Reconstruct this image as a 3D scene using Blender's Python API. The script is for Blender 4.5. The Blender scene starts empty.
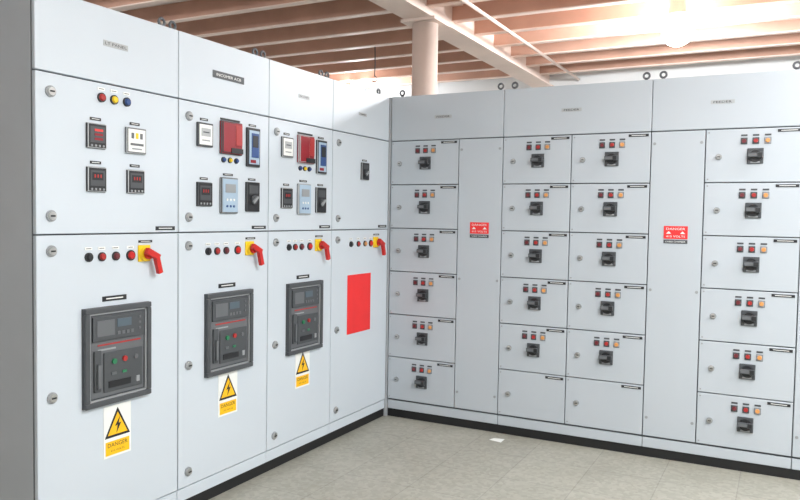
import bpy, bmesh, math, random
from mathutils import Vector, Matrix
random.seed(4)
scn = bpy.context.scene
try:
    scn.view_settings.view_transform = 'Standard'
    scn.view_settings.look = 'None'
    scn.view_settings.exposure = 0.16
except Exception: pass

# ------------------------------------------------------------------ materials
def lin(c):
    r=[]
    for v in c[:3]:
        v=v/255.0
        r.append(v/12.92 if v<=0.04045 else ((v+0.055)/1.055)**2.4)
    return (r[0],r[1],r[2],1.0)
MATS={}
def mat(name,col,rough=0.5,metal=0.0,emit=0.0,var=0.04,scale=6.0,bump=0.0,bscale=200.0):
    if name in MATS: return MATS[name]
    m=bpy.data.materials.new(name); m.use_nodes=True
    nt=m.node_tree; b=nt.nodes['Principled BSDF']
    b.inputs['Roughness'].default_value=rough
    b.inputs['Metallic'].default_value=metal
    c=lin(col)
    tc=nt.nodes.new('ShaderNodeTexCoord')
    n=nt.nodes.new('ShaderNodeTexNoise'); n.inputs['Scale'].default_value=scale; n.inputs['Detail'].default_value=4
    nt.links.new(tc.outputs['Object'],n.inputs['Vector'])
    cr=nt.nodes.new('ShaderNodeValToRGB')
    cr.color_ramp.elements[0].position=0.3; cr.color_ramp.elements[1].position=0.7
    cr.color_ramp.elements[0].color=tuple(max(0,v*(1-var)) for v in c[:3])+(1,)
    cr.color_ramp.elements[1].color=tuple(min(1,v*(1+var)) for v in c[:3])+(1,)
    nt.links.new(n.outputs['Fac'],cr.inputs['Fac'])
    nt.links.new(cr.outputs['Color'],b.inputs['Base Color'])
    if emit>0:
        b.inputs['Emission Color'].default_value=c
        b.inputs['Emission Strength'].default_value=emit
    if bump>0:
        n2=nt.nodes.new('ShaderNodeTexNoise'); n2.inputs['Scale'].default_value=bscale
        nt.links.new(tc.outputs['Object'],n2.inputs['Vector'])
        bp=nt.nodes.new('ShaderNodeBump'); bp.inputs['Strength'].default_value=bump; bp.inputs['Distance'].default_value=0.002
        nt.links.new(n2.outputs['Fac'],bp.inputs['Height']); nt.links.new(bp.outputs['Normal'],b.inputs['Normal'])
    MATS[name]=m
    return m
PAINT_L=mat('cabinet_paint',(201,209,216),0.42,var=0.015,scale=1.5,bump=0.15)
PAINT_R=mat('cabinet_paint_shaded',(184,191,197),0.42,var=0.015,scale=1.5,bump=0.15)  # left-row paint darkened, puts the right row's dimmer light into the colour
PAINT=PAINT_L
SEAM =mat('seam_gasket',(100,103,106),0.7)
FRAME=mat('frame_paint',(170,174,178),0.5,var=0.02)
SIDE =mat('side_paint',(182,188,193),0.5,var=0.02)
BASE =mat('base_black',(22,23,25),0.5)
BLACK=mat('plastic_black',(32,33,36),0.45)
DGREY=mat('plastic_dark_grey',(72,75,78),0.5)
MGREY=mat('plastic_mid_grey',(98,101,104),0.5)
LGREY=mat('plastic_light_grey',(150,153,155),0.4)
PALE=mat('nameplate_pale',(174,177,178),0.4)
CHROME=mat('lock_metal',(190,190,188),0.3,metal=0.8)
WHITE=mat('plastic_white',(235,236,232),0.4)
RED=mat('plastic_red',(195,32,26),0.4)
DRED=mat('relay_dark_red',(140,18,32),0.45)
LRED=mat('lens_red',(168,44,42),0.45)
LDRED=mat('lens_maroon',(108,42,48),0.45)
YEL=mat('plastic_yellow',(240,200,30),0.45)
ORANGE=mat('lens_orange',(214,148,84),0.45)
BLUE=mat('lens_blue',(45,75,130),0.4)
GREEN=mat('button_green',(40,120,80),0.4)
LCD=mat('lcd_blue',(82,96,106),0.4)
LCDP=mat('lcd_pale_blue',(165,186,204),0.35)
LED=mat('led_red',(205,60,55),0.35,emit=0.25)
SREDF=mat('notice_red',(232,45,46),0.55)
SIGNY=mat('sign_yellow',(250,190,20),0.5)
JOIST=mat('joist_paint',(192,150,130),0.6,var=0.1,scale=3)
BEAMP=mat('beam_paint',(234,214,202),0.55,var=0.06,scale=3)
WALLM=mat('wall_plaster',(226,228,228),0.85,var=0.04,scale=2,bump=0.3,bscale=60)
FILL_BULB=mat('fill_globe_emitter',(250,252,255),0.3,emit=120.0)  # emitter of the added fill globes
TUBE=mat('fluorescent_tube_emitter',(255,252,246),0.3,emit=8.0)
FIXW=mat('fixture_white',(230,230,228),0.4)

# ------------------------------------------------------------------ builder
TXT={}
def text_geo(s):
    if s in TXT: return TXT[s]
    cu=bpy.data.curves.new('t','FONT'); cu.body=s; cu.align_x='CENTER'; cu.align_y='CENTER'; cu.size=1.0
    cu.resolution_u=2
    ob=bpy.data.objects.new('t',cu); scn.collection.objects.link(ob)
    bpy.context.view_layer.update()
    dg=bpy.context.evaluated_depsgraph_get()
    me=bpy.data.meshes.new_from_object(ob.evaluated_get(dg))
    vs=[v.co.copy() for v in me.vertices]; fs=[tuple(p.vertices) for p in me.polygons]
    xs=[v.x for v in vs]; ys=[v.y for v in vs]
    cx=(min(xs)+max(xs))/2; cy=(min(ys)+max(ys))/2
    w=max(xs)-min(xs); h=max(ys)-min(ys)
    vs=[((v.x-cx)/w,(v.y-cy)/h) for v in vs]
    bpy.data.objects.remove(ob); bpy.data.meshes.remove(me)
    TXT[s]=(vs,fs); return TXT[s]

class Part:
    """local frame: u = width (+x), v = height (+z), n = outwards (-y)"""
    def __init__(s,name): s.name=name; s.bm=bmesh.new(); s.mats=[]
    def mi(s,m):
        if m not in s.mats: s.mats.append(m)
        return s.mats.index(m)
    def P(s,u,v,n): return Vector((u,-n,v))
    def hull(s,pts,faces,m,smooth=False):
        vs=[s.bm.verts.new(p) for p in pts]; out=[]
        k=s.mi(m)
        for f in faces:
            try: fc=s.bm.faces.new([vs[i] for i in f])
            except ValueError: continue
            fc.material_index=k; fc.smooth=smooth; out.append(fc)
        return vs,out
    def box(s,u0,u1,v0,v1,n0,n1,m,bev=0.0,taper=0.0):
        t=taper
        p=[s.P(u0,v0,n0),s.P(u1,v0,n0),s.P(u1,v1,n0),s.P(u0,v1,n0),
           s.P(u0+t,v0+t,n1),s.P(u1-t,v0+t,n1),s.P(u1-t,v1-t,n1),s.P(u0+t,v1-t,n1)]
        vs,fs=s.hull(p,[(0,3,2,1),(4,5,6,7),(0,1,5,4),(1,2,6,5),(2,3,7,6),(3,0,4,7)],m)
        if bev>0:
            es=set(e for f in fs for e in f.edges)
            bmesh.ops.bevel(s.bm,geom=list(es),offset=bev,segments=2,affect='EDGES',profile=0.5)
    def cbox(s,u,v,w,h,n0,n1,m,bev=0.0,taper=0.0):
        s.box(u-w/2,u+w/2,v-h/2,v+h/2,n0,n1,m,bev,taper)
    def cyl(s,u,v,n0,n1,r,m,seg=16,r2=None):
        r2=r if r2 is None else r2
        p=[];
        for i in range(seg):
            a=2*math.pi*i/seg; p.append(s.P(u+r*math.cos(a),v+r*math.sin(a),n0))
        for i in range(seg):
            a=2*math.pi*i/seg; p.append(s.P(u+r2*math.cos(a),v+r2*math.sin(a),n1))
        f=[tuple(range(seg-1,-1,-1)),tuple(range(seg,2*seg))]
        f+=[(i,(i+1)%seg,seg+(i+1)%seg,seg+i) for i in range(seg)]
        s.hull(p,f,m)
    def prism(s,poly,n0,n1,m):
        k=len(poly)
        p=[s.P(a,b,n0) for a,b in poly]+[s.P(a,b,n1) for a,b in poly]
        f=[tuple(range(k-1,-1,-1)),tuple(range(k,2*k))]+[(i,(i+1)%k,k+(i+1)%k,k+i) for i in range(k)]
        s.hull(p,f,m)
    def bar(s,u0,v0,u1,v1,w,n0,n1,m):
        d=Vector((u1-u0,v1-v0)).normalized(); q=Vector((-d.y,d.x))*w/2
        s.prism([(u0+q.x,v0+q.y),(u0-q.x,v0-q.y),(u1-q.x,v1-q.y),(u1+q.x,v1+q.y)][::1],n0,n1,m)
    def text(s,t,u,v,w,h,n,m):
        vs,fs=text_geo(t)
        s.hull([s.P(u+a*w,v+b*h,n) for a,b in vs],fs,m)
    def tube(s,pts,r,m,seg=8):
        pts=[Vector(p) for p in pts]; rings=[]; k=s.mi(m)
        rr=r if isinstance(r,(list,tuple)) else [r]*len(pts)
        for i,p in enumerate(pts):
            d=(pts[min(i+1,len(pts)-1)]-pts[max(i-1,0)]).normalized()
            a=d.orthogonal().normalized() if i==0 else (A-d*A.dot(d)).normalized()
            A=a; b=d.cross(a); q=rr[i]
            rings.append([s.bm.verts.new(p+a*q*math.cos(2*math.pi*j/seg)+b*q*math.sin(2*math.pi*j/seg)) for j in range(seg)])
        for x,y in zip(rings,rings[1:]):
            for j in range(seg):
                f=s.bm.faces.new((x[j],x[(j+1)%seg],y[(j+1)%seg],y[j])); f.material_index=k; f.smooth=True
        for rg in (rings[0],rings[-1]):
            f=s.bm.faces.new(rg); f.material_index=k
    def done(s,parent=None,loc=None,rot=0.0):
        if not s.bm.faces: s.bm.free(); return None
        bmesh.ops.recalc_face_normals(s.bm,faces=s.bm.faces)
        me=bpy.data.meshes.new(s.name); s.bm.to_mesh(me); s.bm.free()
        for m in s.mats: me.materials.append(m)
        ob=bpy.data.objects.new(s.name,me); scn.collection.objects.link(ob)
        if parent: ob.parent=parent
        if loc is not None: ob.location=loc; ob.rotation_euler=(0,0,rot)
        return ob
def empty(name,loc,rot=0.0):
    e=bpy.data.objects.new(name,None); e.location=loc; e.rotation_euler=(0,0,rot)
    e.empty_display_size=0.2; scn.collection.objects.link(e); return e

# ------------------------------------------------------------------ dimensions
ZTOP=2.345; ZDOOR=2.025; ZDIV=1.385; ZBOT=0.125; ZBASE=0.06
DN=0.020   # door face stands this far off the carcass
G=0.0030

def lock(p,u,v,r=0.021):
    p.cyl(u,v,DN,DN+0.006,r,LGREY,20)
    p.cyl(u,v,DN+0.006,DN+0.014,r*0.78,CHROME,20,r*0.7)
    p.cbox(u,v,r*0.9,r*0.28,DN+0.013,DN+0.0155,BLACK)
def door(p,u0,u1,v0,v1,m=None):
    p.box(u0+G,u1-G,v0+G,v1-G,0.0,DN,m or PAINT,0.003)
def label(p,u,v,w=0.08,h=0.014,m=None,tx=None):
    p.cbox(u,v,w,h,DN,DN+0.0025,m or BLACK)
    p.cbox(u,v,w*0.7,h*0.22,DN+0.0025,DN+0.003,WHITE if (m is None or m is BLACK) else BLACK)
def indicator(p,u,v,m,r=0.0135,sq=False,lab=True):
    p.cyl(u,v,DN,DN+0.008,r*1.3,BLACK,16)
    p.cyl(u,v,DN+0.008,DN+0.016,r,m,16,r*0.75)
    if lab: label(p,u,v+0.036,0.036,0.012,WHITE)
def eyebolt(p,u,n=-0.06):
    z=ZTOP
    p.tube([(u,-n,z-0.01),(u,-n,z+0.02)],0.009,DGREY)
    pts=[(u+0.018*math.cos(a),-n,z+0.036+0.018*math.sin(a)) for a in [2*math.pi*i/14 for i in range(15)]]
    p.tube(pts,0.007,MGREY,6)

def carcass(e,W,depth):
    b=Part('carcass')
    b.box(0,W,ZBASE,ZTOP-0.004,-depth,-0.004,SIDE,0.003)
    b.box(0.001,W-0.001,ZBASE+0.006,ZTOP-0.01,-0.004,0.0,SEAM)
    b.done(e)
    b=Part('base_plinth_black'); b.box(0.0,W,0,ZBASE,-depth+0.02,0.008,BASE); b.done(e)
    b=Part('kick_panel'); b.box(G*0.6,W-G*0.6,ZBASE,ZBOT-G,0,DN-0.004,PAINT,0.003); b.done(e)
    b=Part('header_panel'); b.box(G*0.6,W-G*0.6,ZDOOR+G,ZTOP,0,DN,PAINT,0.004)
    b.done(e)
    b=Part('top_cover'); b.box(0,W,ZTOP-0.004,ZTOP+0.002,-depth,0.004,PAINT); b.done(e)

# ---------- instruments of the left row
def meter_led(p,u,v,w=0.1,h=0.108):
    p.cbox(u,v,w,h,DN,DN+0.014,BLACK,0.003,0.003)
    p.cbox(u,v+h*0.05,w*0.74,h*0.62,DN+0.012,DN+0.0155,DGREY)
    for k in range(3):
        p.cbox(u+w*0.05,v+h*0.22-k*h*0.17,w*0.42,h*0.09,DN+0.0155,DN+0.017,LED if k==0 else DRED)
    for k in range(4): p.cyl(u-w*0.3+k*w*0.2,v-h*0.38,DN+0.013,DN+0.017,w*0.05,LGREY,10)
    label(p,u,v+h*0.5+0.017,0.055,0.012)
def meter_dark(p,u,v,w=0.1,h=0.108):
    p.cbox(u,v,w,h,DN,DN+0.014,BLACK,0.003,0.003)
    p.cbox(u,v+h*0.05,w*0.74,h*0.6,DN+0.012,DN+0.0155,DGREY)
    p.cbox(u,v+h*0.12,w*0.55,h*0.3,DN+0.0155,DN+0.0165,BLACK)
    for k in range(3): p.cbox(u-w*0.15+k*w*0.15,v+h*0.13,w*0.07,h*0.13,DN+0.0165,DN+0.0172,LRED)
    for k in range(4): p.cyl(u-w*0.3+k*w*0.2,v-h*0.38,DN+0.013,DN+0.017,w*0.05,LGREY,10)
    label(p,u,v+h*0.5+0.017,0.055,0.012)
def meter_white(p,u,v,w=0.108,h=0.118):
    p.cbox(u,v,w,h,DN,DN+0.014,DGREY,0.003)
    p.cbox(u,v,w*0.84,h*0.84,DN+0.013,DN+0.016,WHITE)
    p.cbox(u,v+h*0.10,w*0.6,h*0.34,DN+0.016,DN+0.0175,PALE)
    p.cbox(u,v+h*0.10,w*0.4,h*0.05,DN+0.0175,DN+0.0182,DGREY)
    p.cbox(u,v-h*0.24,w*0.5,h*0.05,DN+0.016,DN+0.0172,LGREY)
    label(p,u,v+h*0.5+0.017,0.055,0.012)
def meter_counter(p,u,v,w=0.112,h=0.115):
    p.cbox(u,v,w,h,DN,DN+0.014,MGREY,0.003)
    p.cbox(u,v,w*0.86,h*0.86,DN+0.013,DN+0.016,WHITE)
    for k in range(3):
        p.cbox(u-w*0.22+k*w*0.22,v+h*0.18,w*0.13,h*0.22,DN+0.016,DN+0.017,YEL if k==1 else MGREY)
    p.cbox(u,v-h*0.15,w*0.66,h*0.09,DN+0.016,DN+0.017,MGREY)
    p.cbox(u,v-h*0.32,w*0.5,h*0.06,DN+0.016,DN+0.017,LGREY)
    label(p,u,v+h*0.5+0.017,0.055,0.012)
def relay_red(p,u,v,w=0.165,h=0.17):
    p.cbox(u,v,w,h,DN,DN+0.016,DRED,0.004)
    p.box(u-w*0.47,u+w*0.12,v-h*0.45,v+h*0.46,DN+0.016,DN+0.024,DRED,0.003)
    p.box(u+w*0.16,u+w*0.46,v-h*0.2,v+h*0.42,DN+0.016,DN+0.02,LRED)
    p.box(u-w*0.46,u+w*0.46,v+h*0.5+0.004,v+h*0.5+0.014,DN,DN+0.004,BLACK)
    p.box(u-w*0.1,u+w*0.46,v-h*0.46,v-h*0.30,DN+0.024,DN+0.027,BLACK)
def relay_tall(p,u,v,w=0.108,h=0.21):
    p.cbox(u,v,w,h,DN,DN+0.014,BLACK,0.003)
    p.cbox(u,v,w*0.78,h*0.86,DN+0.014,DN+0.0175,LCDP)
    p.cbox(u+w*0.05,v+h*0.05,w*0.55,h*0.62,DN+0.0175,DN+0.02,BLUE)
    p.cbox(u+w*0.05,v+h*0.15,w*0.42,h*0.3,DN+0.02,DN+0.0215,BLACK)
    p.cbox(u-w*0.1,v-h*0.36,w*0.4,h*0.08,DN+0.0175,DN+0.0195,DRED)
    label(p,u,v+h*0.5+0.014,0.06,0.011)
def relay_blue(p,u,v,w=0.13,h=0.185):
    p.cbox(u,v,w,h,DN,DN+0.016,LGREY,0.004)
    p.cbox(u,v,w*0.88,h*0.92,DN+0.016,DN+0.02,LCDP)
    p.cbox(u,v+h*0.2,w*0.6,h*0.24,DN+0.02,DN+0.022,LGREY)
    for k in range(3):
        for j in range(2): p.cyl(u-w*0.2+k*w*0.2,v-h*0.12-j*h*0.18,DN+0.02,DN+0.023,w*0.05,BLUE if j else WHITE,10)
    label(p,u,v+h*0.5+0.016,0.075,0.011)
def selector_panel(p,u,v,w=0.11,h=0.16):
    p.cbox(u,v,w,h,DN,DN+0.014,BLACK,0.003)
    p.cbox(u,v+h*0.25,w*0.7,h*0.28,DN+0.014,DN+0.016,DGREY)
    p.cyl(u,v-h*0.1,DN+0.014,DN+0.024,w*0.22,DGREY,16)
    p.bar(u-w*0.18,v-h*0.2,u+w*0.18,v,w*0.12,DN+0.024,DN+0.034,LGREY)
    label(p,u,v+h*0.5+0.014,0.06,0.011)
def rotary_isolator(p,u,v):
    p.cbox(u-0.010,v+0.004,0.07,0.075,DN,DN+0.008,YEL,0.003)
    p.cyl(u-0.008,v,DN+0.008,DN+0.02,0.034,YEL,24,0.031)
    p.cyl(u-0.004,v,DN+0.02,DN+0.034,0.022,RED,20)
    p.bar(u-0.03,v+0.018,u+0.040,v-0.016,0.028,DN+0.03,DN+0.052,RED)
    p.bar(u+0.026,v-0.004,u+0.050,v-0.088,0.024,DN+0.03,DN+0.05,RED)
    label(p,u,v+0.058,0.08,0.011)

def breaker(name,parent,u0,z0,w=0.365,h=0.43):
    p=Part(name); u1=u0+w; z1=z0+h
    N=DN
    p.box(u0,u1,z0,z1,N,N+0.008,DGREY)
    fr=0.024
    for a in ((u0,u1,z0,z0+fr),(u0,u1,z1-fr,z1),(u0,u0+fr,z0+fr,z1-fr),(u1-fr,u1,z0+fr,z1-fr)):
        p.box(a[0],a[1],a[2],a[3],N+0.008,N+0.026,DGREY,0.004)
    lp=0.007
    a0,a1,b0,b1=u0+fr,u1-fr,z0+fr,z1-fr
    for a in ((a0,a1,b0,b0+lp),(a0,a1,b1-lp,b1),(a0,a0+lp,b0,b1),(a1-lp,a1,b0,b1)):
        p.box(a[0],a[1],a[2],a[3],N+0.008,N+0.018,LGREY)
    c0,c1,d0,d1=a0+0.012,a1-0.012,b0+0.012,b1-0.012
    cw=c1-c0; dh=d1-d0
    p.box(c0,c1,d0,d1,N+0.008,N+0.012,MGREY,0.002)
    p.box(c0+0.004,c1-0.004,d1-dh*0.31,d1-0.004,N+0.012,N+0.022,DGREY,0.003)
    p.box(c0+cw*0.08,c0+cw*0.4,d1-dh*0.25,d1-dh*0.06,N+0.022,N+0.024,MGREY)
    p.box(c0+cw*0.45,c0+cw*0.72,d1-dh*0.16,d1-dh*0.06,N+0.022,N+0.024,LCD)
    for k in range(4): p.cbox(c0+cw*(0.48+0.085*k),d1-dh*0.235,cw*0.055,dh*0.04,N+0.022,N+0.025,MGREY)
    for k in range(3): p.cyl(c0+cw*0.89,d1-dh*(0.07+0.07*k),N+0.022,N+0.025,0.006,MGREY,10)
    p.box(c0+cw*0.12,c0+cw*0.93,d1-dh*0.37,d1-dh*0.352,N+0.012,N+0.014,LRED)
    p.box(c0+cw*0.12,c0+cw*0.45,d1-dh*0.43,d1-dh*0.41,N+0.012,N+0.014,LGREY)
    p.box(c0+cw*0.04,c0+cw*0.17,d0+dh*0.08,d1-dh*0.42,N+0.012,N+0.022,DGREY,0.004)
    p.box(c0+cw*0.07,c0+cw*0.14,d0+dh*0.12,d0+dh*0.42,N+0.022,N+0.032,MGREY,0.003)
    p.box(c0+cw*0.22,c1-cw*0.04,d0+dh*0.05,d1-dh*0.46,N+0.012,N+0.018,DGREY,0.003)
    p.cyl(c0+cw*0.4,d0+dh*0.42,N+0.018,N+0.026,0.012,GREEN,18)
    p.cyl(c0+cw*0.60,d0+dh*0.43,N+0.018,N+0.026,0.012,LRED,18)
    p.cyl(c0+cw*0.82,d0+dh*0.43,N+0.018,N+0.023,0.011,MGREY,16)
    p.cbox(c0+cw*0.4,d0+dh*0.27,0.026,0.012,N+0.018,N+0.021,MGREY)
    p.cbox(c0+cw*0.60,d0+dh*0.27,0.022,0.012,N+0.018,N+0.021,GREEN)
    p.box(c0+cw*0.3,c0+cw*0.72,d0+dh*0.1,d0+dh*0.18,N+0.018,N+0.021,BLACK)
    p.cbox(c0+cw*0.86,d0+dh*0.14,0.018,0.026,N+0.018,N+0.021,LGREY)
    return p.done(parent)

def danger_sign(e_loc,rot,u,z0,w=0.150,h=0.228):
    p=Part('danger_sign'); n=DN+0.0006; z1=z0+h
    p.box(u-w/2,u+w/2,z0,z1,n,n+0.002,WHITE,0.0005)
    a=n+0.002
    p.box(u-w/2+0.010,u+w/2-0.010,z0+0.010,z0+h*0.31,a,a+0.001,SIGNY)
    tb=z0+h*0.38; tt=z1-0.012
    p.prism([(u-w*0.46,tb),(u+w*0.46,tb),(u,tt)],a,a+0.001,BLACK)
    p.prism([(u-w*0.36,tb+0.011),(u+w*0.36,tb+0.011),(u,tt-0.021)],a+0.001,a+0.002,SIGNY)
    zc=tb+0.052
    p.prism([(u+0.012,zc+0.036),(u-0.016,zc-0.004),(u-0.001,zc-0.001),(u-0.008,zc-0.036),(u+0.018,zc+0.008),(u+0.003,zc+0.005)],a+0.002,a+0.003,BLACK)
    p.text('DANGER',u,z0+h*0.235,w*0.72,h*0.08,a+0.0014,BLACK)
    p.text('415 VOLTS',u,z0+h*0.12,w*0.5,h*0.035,a+0.0014,BLACK)
    p.done(None,e_loc,rot)

# ------------------------------------------------------------------ LEFT ROW
LEFT=[(-2.877,0.762),(-2.115,0.695),(-1.42,0.658),(-0.762,0.752)]
R90=math.radians(90)
for ci,(y0,W) in enumerate(LEFT):
    L=(-0.02,y0,0)
    e=empty('switchgear_cabinet',L,R90)
    carcass(e,W,0.75)
    b=Part('upper_door'); door(b,0,W,ZDIV,ZDOOR); b.done(e)
    b=Part('lower_door'); door(b,0,W,ZBOT,ZDIV); b.done(e)
    b=Part('door_locks')
    for v in (1.95,1.46,1.32,0.73,0.2): lock(b,0.068,v,0.023)
    b.done(e)
    b=Part('door_labels')
    label(b,W-0.085,ZDIV+0.022,0.12,0.018)
    b.done(e)
    b=Part('lifting_eyes')
    eyebolt(b,0.03,-0.05); eyebolt(b,W-0.04,-0.05)
    b.done(e)
    m=Part('instruments')
    k=W/0.695
    if ci==0:
        m.cbox(0.39,2.195,0.13,0.024,DN,DN+0.002,PALE); m.text('LT PANEL',0.39,2.195,0.115,0.012,DN+0.0024,BLACK)
        for u,c in ((0.312,LRED),(0.378,YEL),(0.447,BLUE)): indicator(m,u,1.962,c,0.0155)
        meter_led(m,0.282,1.797); meter_counter(m,0.493,1.797)
        meter_dark(m,0.282,1.615); meter_dark(m,0.493,1.615)
    elif ci in (1,2):
        if ci==1:
            m.cbox(0.355,2.185,0.24,0.036,DN,DN+0.003,DGREY); m.text('INCOMER ACB',0.355,2.185,0.19,0.014,DN+0.0035,WHITE)
        else:
            m.cbox(0.355*k,2.185,0.11,0.022,DN,DN+0.002,PALE); m.text('INCOMER',0.355*k,2.185,0.09,0.011,DN+0.0024,BLACK)
        meter_white(m,0.172*k,1.87); relay_red(m,0.368*k,1.872); relay_tall(m,0.548*k,1.84)
        for u,c in ((0.315,BLUE),(0.365,YEL),(0.415,BLUE)): indicator(m,u*k,1.758,c,0.011,lab=False)
        meter_dark(m,0.172*k,1.575,0.108,0.122); relay_blue(m,0.352*k,1.574); selector_panel(m,0.546*k,1.573)
    else:
        label(m,0.37,2.17,0.1,0.02,PALE)
        selector_panel(m,0.4,1.785,0.1,0.12)
    m.done(e)
    s=Part('control_buttons'); 
    if ci==0: xs=((0.245,BLACK),(0.312,LRED),(0.386,LDRED),(0.468,RED)); hu=0.555
    elif ci==3: xs=((0.235,BLACK),(0.33,LRED),(0.42,ORANGE),(0.5,RED)); hu=0.58
    else: xs=tuple((u*k,c) for u,c in ((0.205,BLACK),(0.27,LRED),(0.34,LDRED),(0.43,RED))); hu=0.538*k
    for u,c in xs: indicator(s,u,1.288,c,0.015 if c is not RED else 0.018)
    s.done(e)
    s=Part('isolator_handle'); rotary_isolator(s,hu,1.29); s.done(e)
    if ci<3:
        a=(0.210,0.180,0.172)[ci]
        s=Part('breaker_label'); label(s,a+0.17,1.105,0.13,0.022); s.done(e)
        breaker('air_circuit_breaker',e,a,0.648,0.36,0.425)
        danger_sign(L,R90,(0.394,0.36,0.345)[ci],(0.406,0.418,0.430)[ci])
    else:
        s=Part('red_notice_sheet'); s.cbox(0.352,0.88,0.31,0.40,DN+0.0006,DN+0.003,SREDF,0.0008)
        s.done(None,L,R90)

c=Part('corner_filler_post')
c.box(-0.10,0.008,0,ZTOP,-0.16,0.006,FRAME,0.003)
c.done(None,(0.0,0.0,0),0)

# ------------------------------------------------------------------ RIGHT ROW
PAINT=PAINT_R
def feeder(e,u0,u1,v0,v1,switch=True,idx=0):
    W=u1-u0; H=v1-v0
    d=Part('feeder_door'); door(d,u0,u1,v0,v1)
    lock(d,u0+0.075,v0+H*0.48,0.018)
    label(d,u1-0.075,v1-0.02,0.12,0.016)
    d.cyl(u0+0.018,v1-0.02,DN,DN+0.002,0.005,LGREY,8); d.cyl(u0+0.018,v0+0.02,DN,DN+0.002,0.005,LGREY,8)
    d.done(e)
    if not switch: return
    uc=u0+W*0.5+0.012
    s=Part('indicator_lamps'); vi=v1-H*0.235
    for du,c in ((-0.062,LDRED),(0.0,LRED),(0.062,ORANGE)):
        s.cbox(uc+du,vi,0.036,0.038,DN,DN+0.006,DGREY if du<0.05 else LGREY,0.002)
        s.cyl(uc+du,vi,DN+0.006,DN+0.013,0.013,c,16,0.011)
        s.cbox(uc+du,vi+0.033,0.034,0.010,DN,DN+0.002,DGREY)
    s.done(e)
    s=Part('switch_handle'); v=v0+H*0.485
    s.cbox(uc,v,0.086,0.09,DN,DN+0.010,DGREY,0.003)
    s.cyl(uc,v,DN+0.010,DN+0.022,0.036,BLACK,20,0.033)
    s.cbox(uc,v+0.004,0.08,0.026,DN+0.022,DN+0.042,MGREY,0.004)
    s.cbox(uc+0.026,v+0.004,0.03,0.032,DN+0.022,DN+0.046,BLACK,0.004)
    s.cbox(uc,v-0.036,0.05,0.01,DN+0.010,DN+0.012,LGREY)
    s.done(e)
def alley(e,u0,u1):
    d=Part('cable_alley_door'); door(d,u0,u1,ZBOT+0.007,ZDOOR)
    for v in (1.95,1.05,0.25): d.cyl(u0+0.022,v,DN,DN+0.003,0.009,LGREY,12); d.cyl(u1-0.022,v,DN,DN+0.003,0.009,LGREY,12)
    d.done(e)
def red_sign(L,u,v):
    p=Part('danger_label'); n=DN+0.0006
    p.cbox(u,v,0.138,0.078,n,n+0.002,SREDF)
    p.text('DANGER',u,v+0.022,0.11,0.014,n+0.0024,WHITE)
    p.text('415 VOLTS',u,v-0.024,0.11,0.012,n+0.0024,WHITE)
    p.prism([(u-0.055,v-0.008),(u-0.025,v-0.008),(u-0.040,v+0.008)],n+0.002,n+0.003,WHITE)
    p.prism([(u+0.025,v-0.008),(u+0.055,v-0.008),(u+0.040,v+0.008)],n+0.002,n+0.003,WHITE)
    p.cbox(u,v-0.056,0.138,0.022,n-0.0006,n+0.002,DGREY)
    p.text('CABLE CHAMBER',u,v-0.056,0.115,0.009,n+0.0024,WHITE)
    p.done(None,L,0)
RB=ZBOT+0.007; RH=(ZDOOR-RB)/6
def stack(e,u0,u1,nosw=()):
    for k in range(6):
        feeder(e,u0,u1,ZDOOR-RH*(k+1),ZDOOR-RH*k,k not in nosw,k)
secs=[(0.012,0.861,'a'),(0.873,0.959,'b'),(1.832,0.829,'c'),(2.661,0.60,'d')]
for x0,W,t in secs:
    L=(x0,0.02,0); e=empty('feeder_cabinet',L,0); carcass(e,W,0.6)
    m=Part('header_label'); m.cbox(W*0.48,2.185,0.13,0.022,DN,DN+0.002,PALE); m.text('FEEDER',W*0.48,2.185,0.10,0.012,DN+0.0024,BLACK); m.done(e)
    m=Part('lifting_eyes'); eyebolt(m,0.05,-0.05); eyebolt(m,W-0.05,-0.05); m.done(e)
    if t=='a': stack(e,0,0.537); alley(e,0.537,W); red_sign(L,0.702,1.408)
    if t=='b': stack(e,0,0.466,(5,)); stack(e,0.466,W,(5,))
    if t=='c': alley(e,0,0.312); red_sign(L,0.160,1.408); stack(e,0.312,W)
    if t=='d': alley(e,0,W)

# ------------------------------------------------------------------ ROOM
X0,X1,Y0,Y1=-4.2,7.0,-8.0,4.8; ZC=3.46
def room_box(name,a,b,m):
    p=Part(name); p.box(a[0],b[0],a[2],b[2],-b[1],-a[1],m); return p.done()
fm=bpy.data.materials.new('terrazzo_tile'); fm.use_nodes=True
nt=fm.node_tree; bs=nt.nodes['Principled BSDF']; bs.inputs['Roughness'].default_value=0.4
tc=nt.nodes.new('ShaderNodeTexCoord')
br=nt.nodes.new('ShaderNodeTexBrick'); br.offset=0.0; br.squash=1.0
br.inputs['Scale'].default_value=1.0; br.inputs['Brick Width'].default_value=0.4; br.inputs['Row Height'].default_value=0.4
br.inputs['Mortar Size'].default_value=0.0035; br.inputs['Mortar Smooth'].default_value=0.3; br.inputs['Bias'].default_value=0.0
br.inputs['Color1'].default_value=lin((168,166,154)); br.inputs['Color2'].default_value=lin((162,160,148)); br.inputs['Mortar'].default_value=lin((142,140,130))
nt.links.new(tc.outputs['Object'],br.inputs['Vector'])
def mixc(a,b,fac,mode='MIX'):
    mx=nt.nodes.new('ShaderNodeMix'); mx.data_type='RGBA'; mx.blend_type=mode
    for s_,v in ((6,a),(7,b)):
        if hasattr(v,'node'): nt.links.new(v,mx.inputs[s_])
        else: mx.inputs[s_].default_value=v
    if hasattr(fac,'node'): nt.links.new(fac,mx.inputs[0])
    else: mx.inputs[0].default_value=fac
    return mx.outputs[2]
vo=nt.nodes.new('ShaderNodeTexVoronoi'); vo.inputs['Scale'].default_value=45
nt.links.new(tc.outputs['Object'],vo.inputs['Vector'])
r1=nt.nodes.new('ShaderNodeValToRGB'); r1.color_ramp.elements[0].position=0.15; r1.color_ramp.elements[1].position=0.9
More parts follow.
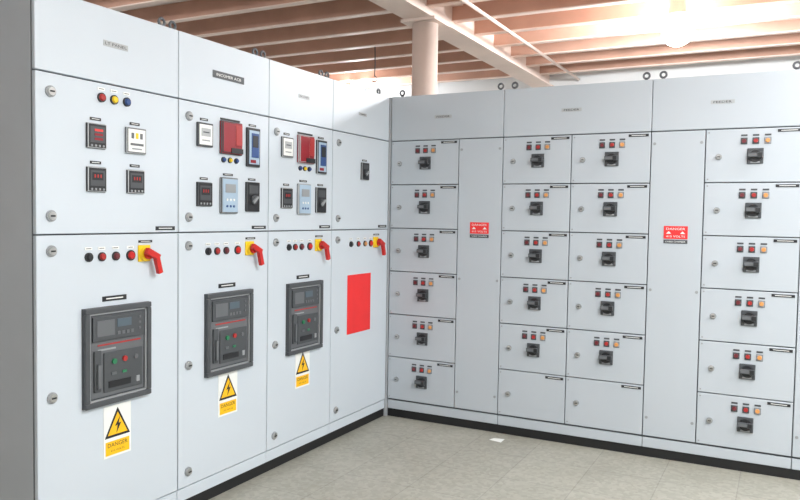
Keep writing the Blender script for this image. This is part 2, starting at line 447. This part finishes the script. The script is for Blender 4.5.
r1.color_ramp.elements[0].color=lin((115,113,104)); r1.color_ramp.elements[1].color=lin((208,206,198))
sx=nt.nodes.new('ShaderNodeSeparateColor'); nt.links.new(vo.outputs['Color'],sx.inputs[0]); nt.links.new(sx.outputs[0],r1.inputs['Fac'])
c1=mixc(br.outputs['Color'],r1.outputs['Color'],0.16)
nz=nt.nodes.new('ShaderNodeTexNoise'); nz.inputs['Scale'].default_value=2.2; nz.inputs['Detail'].default_value=6
nt.links.new(tc.outputs['Object'],nz.inputs['Vector'])
r2=nt.nodes.new('ShaderNodeValToRGB'); r2.color_ramp.elements[0].position=0.3; r2.color_ramp.elements[1].position=0.7
r2.color_ramp.elements[0].color=(0.87,0.865,0.84,1); r2.color_ramp.elements[1].color=(1,1,1,1)
nt.links.new(nz.outputs['Fac'],r2.inputs['Fac'])
c2=mixc(c1,r2.outputs['Color'],1.0,'MULTIPLY')
nt.links.new(c2,bs.inputs['Base Color'])
room_box('floor',(X0,Y0,-0.1),(X1,Y1,0.0),fm)
room_box('wall_back',(X0,Y1,0),(X1,Y1+0.15,ZC+0.1),WALLM)
room_box('wall_front',(X0,Y0-0.15,0),(X1,Y0,ZC+0.1),WALLM)
room_box('wall_left',(X0-0.15,Y0,0),(X0,Y1,ZC+0.1),WALLM)
room_box('wall_right',(X1,Y0,0),(X1+0.15,Y1,ZC+0.1),WALLM)
DECK=mat('ceiling_deck',(244,232,224),0.7,var=0.04,scale=1.5)
room_box('ceiling',(X0,Y0,ZC),(X1,Y1,ZC+0.08),DECK)
j=Part('trim_ceiling_joists')
y=-7.75
while y<Y1-0.05:
    j.box(X0+0.01,X1-0.01,ZC-0.165,ZC-0.155,-(y+0.07),-y,BEAMP)
    j.box(X0+0.01,X1-0.01,ZC-0.155,ZC-0.012,-(y+0.012),-y,JOIST)
    j.box(X0+0.01,X1-0.01,ZC-0.012,ZC-0.001,-(y+0.07),-y,JOIST)
    y+=0.55
j.done()
b=Part('ceiling_beam')
BX=-0.24; BZ=3.165
b.box(BX-0.13,BX+0.13,BZ,BZ+0.018,-(Y1-0.01),-(Y0+0.01),BEAMP)
b.box(BX-0.012,BX+0.012,BZ+0.018,ZC-0.016,-(Y1-0.01),-(Y0+0.01),BEAMP)
b.box(BX-0.12,BX+0.12,ZC-0.03,ZC-0.013,-(Y1-0.01),-(Y0+0.01),BEAMP)
b.done()
p=Part('support_column')
CX=BX
p.tube([(CX,1.06,0),(CX,1.06,BZ-0.02)],0.112,BEAMP,28)
p.box(CX-0.16,CX+0.16,BZ-0.025,BZ,-1.22,-0.90,BEAMP)
p.box(CX-0.16,CX+0.16,0,0.02,-1.22,-0.90,BEAMP)
p.done()
p=Part('conduit_pipe'); p.tube([(0.16,Y0+0.02,3.275),(0.16,Y1-0.02,3.275)],0.016,BEAMP,10); p.done()

# flush globes under the joists: first is a lamp, the rest added fill
def globe(x,y,emit=FILL_BULB,r=0.11):
    z=ZC-0.165
    e=empty('ceiling_lamp_or_fill',(x,y,z))
    p=Part('base_plate'); p.tube([(0,0,-0.03),(0,0,0)],[0.07,0.085],FIXW,24); p.done(e)
    p=Part('globe')
    pts=[];rr=[]
    for i in range(13):
        t=math.pi*(0.12+0.879*i/12)
        pts.append((0,0,-0.03-r*0.93+r*math.cos(t))); rr.append(max(0.002,r*math.sin(t)))
    p.tube(pts,rr,emit,24); p.done(e)
globe(1.68,2.185,mat('lamp_globe_bright_emitter',(250,252,255),0.3,emit=330.0),0.13)
globe(-2.6,-1.665)  # added to brighten the ceiling behind the left row
globe(3.6,-0.565)  # extra fill globe so the joists get more light
globe(3.3,-3.315)  # invented in-room globe, lifts the ceiling brightness
globe(0.6,-6.065)  # added behind the camera to lighten the left end panel
globe(-2.6,3.835)  # fill globe added to light the far part of the ceiling

def batten(x,y,z,power,rot=0.0,L=1.25):
    e=empty('fluorescent_fixture',(x,y,z),rot)
    p=Part('housing'); p.box(-L/2,L/2,0.0,0.06,-0.08,0.08,FIXW,0.004)
    p.tube([(0-L*0.35,0,0.06),(-L*0.35,0,ZC-0.17-z)],0.006,FIXW,6); p.tube([(L*0.35,0,0.06),(L*0.35,0,ZC-0.17-z)],0.006,FIXW,6)
    p.done(e)
    p=Part('tubes')
    for dy in (-0.04,0.04): p.tube([(-L/2+0.03,dy,-0.02),(L/2-0.03,dy,-0.02)],0.014,TUBE,10)
    p.done(e)
    l=bpy.data.lights.new('fluorescent_light','AREA'); l.shape='RECTANGLE'; l.size=L; l.size_y=0.25; l.energy=power
    l.color=(0.94,0.975,1.0)
    o=bpy.data.objects.new('tube_light',l); o.parent=e; o.location=(0,0,-0.05); scn.collection.objects.link(o)
batten(3.0,-2.4,3.1,95,R90)
batten(5.2,-1.6,3.1,95,R90)
batten(5.0,-4.6,3.1,65,R90)

p=Part('paper_scrap')
p.hull([Vector((0.88,-0.17,0.001)),Vector((0.97,-0.19,0.001)),Vector((0.98,-0.14,0.012)),Vector((0.90,-0.125,0.004)),Vector((0.93,-0.155,0.010))],
       [(0,1,4),(1,2,4),(2,3,4),(3,0,4)],WHITE)
p.done()
p=Part('hanging_wire'); p.tube([(-1.39,2.2,ZC-0.165),(-1.385,2.2,3.1),(-1.39,2.2,2.98)],0.006,DGREY,6)
p.tube([(-1.39+0.03*math.sin(a),2.2,2.95+0.03*math.cos(a)) for a in [i*0.5 for i in range(10)]],0.006,DGREY,6); p.done()

w=bpy.data.worlds.new('world'); scn.world=w; w.use_nodes=True
w.node_tree.nodes['Background'].inputs[0].default_value=(0.9,0.93,1,1)
w.node_tree.nodes['Background'].inputs[1].default_value=0.3

# ------------------------------------------------------------------ CAMERA
cam=bpy.data.cameras.new('camera'); co=bpy.data.objects.new('camera',cam); scn.collection.objects.link(co)
cam.sensor_width=36; cam.lens=738/800*36; cam.clip_start=0.05
yaw=math.radians(27.55); pit=math.radians(-2.61); rol=math.radians(0.905)
f=Vector((-math.sin(yaw)*math.cos(pit),math.cos(yaw)*math.cos(pit),math.sin(pit)))
r0=f.cross(Vector((0,0,1))).normalized(); u0=r0.cross(f)
r=r0*math.cos(rol)+u0*math.sin(rol); u=-r0*math.sin(rol)+u0*math.cos(rol)
M=Matrix(((r.x,u.x,-f.x,2.585),(r.y,u.y,-f.y,-4.765),(r.z,u.z,-f.z,1.48),(0,0,0,1)))
co.matrix_world=M
scn.camera=co
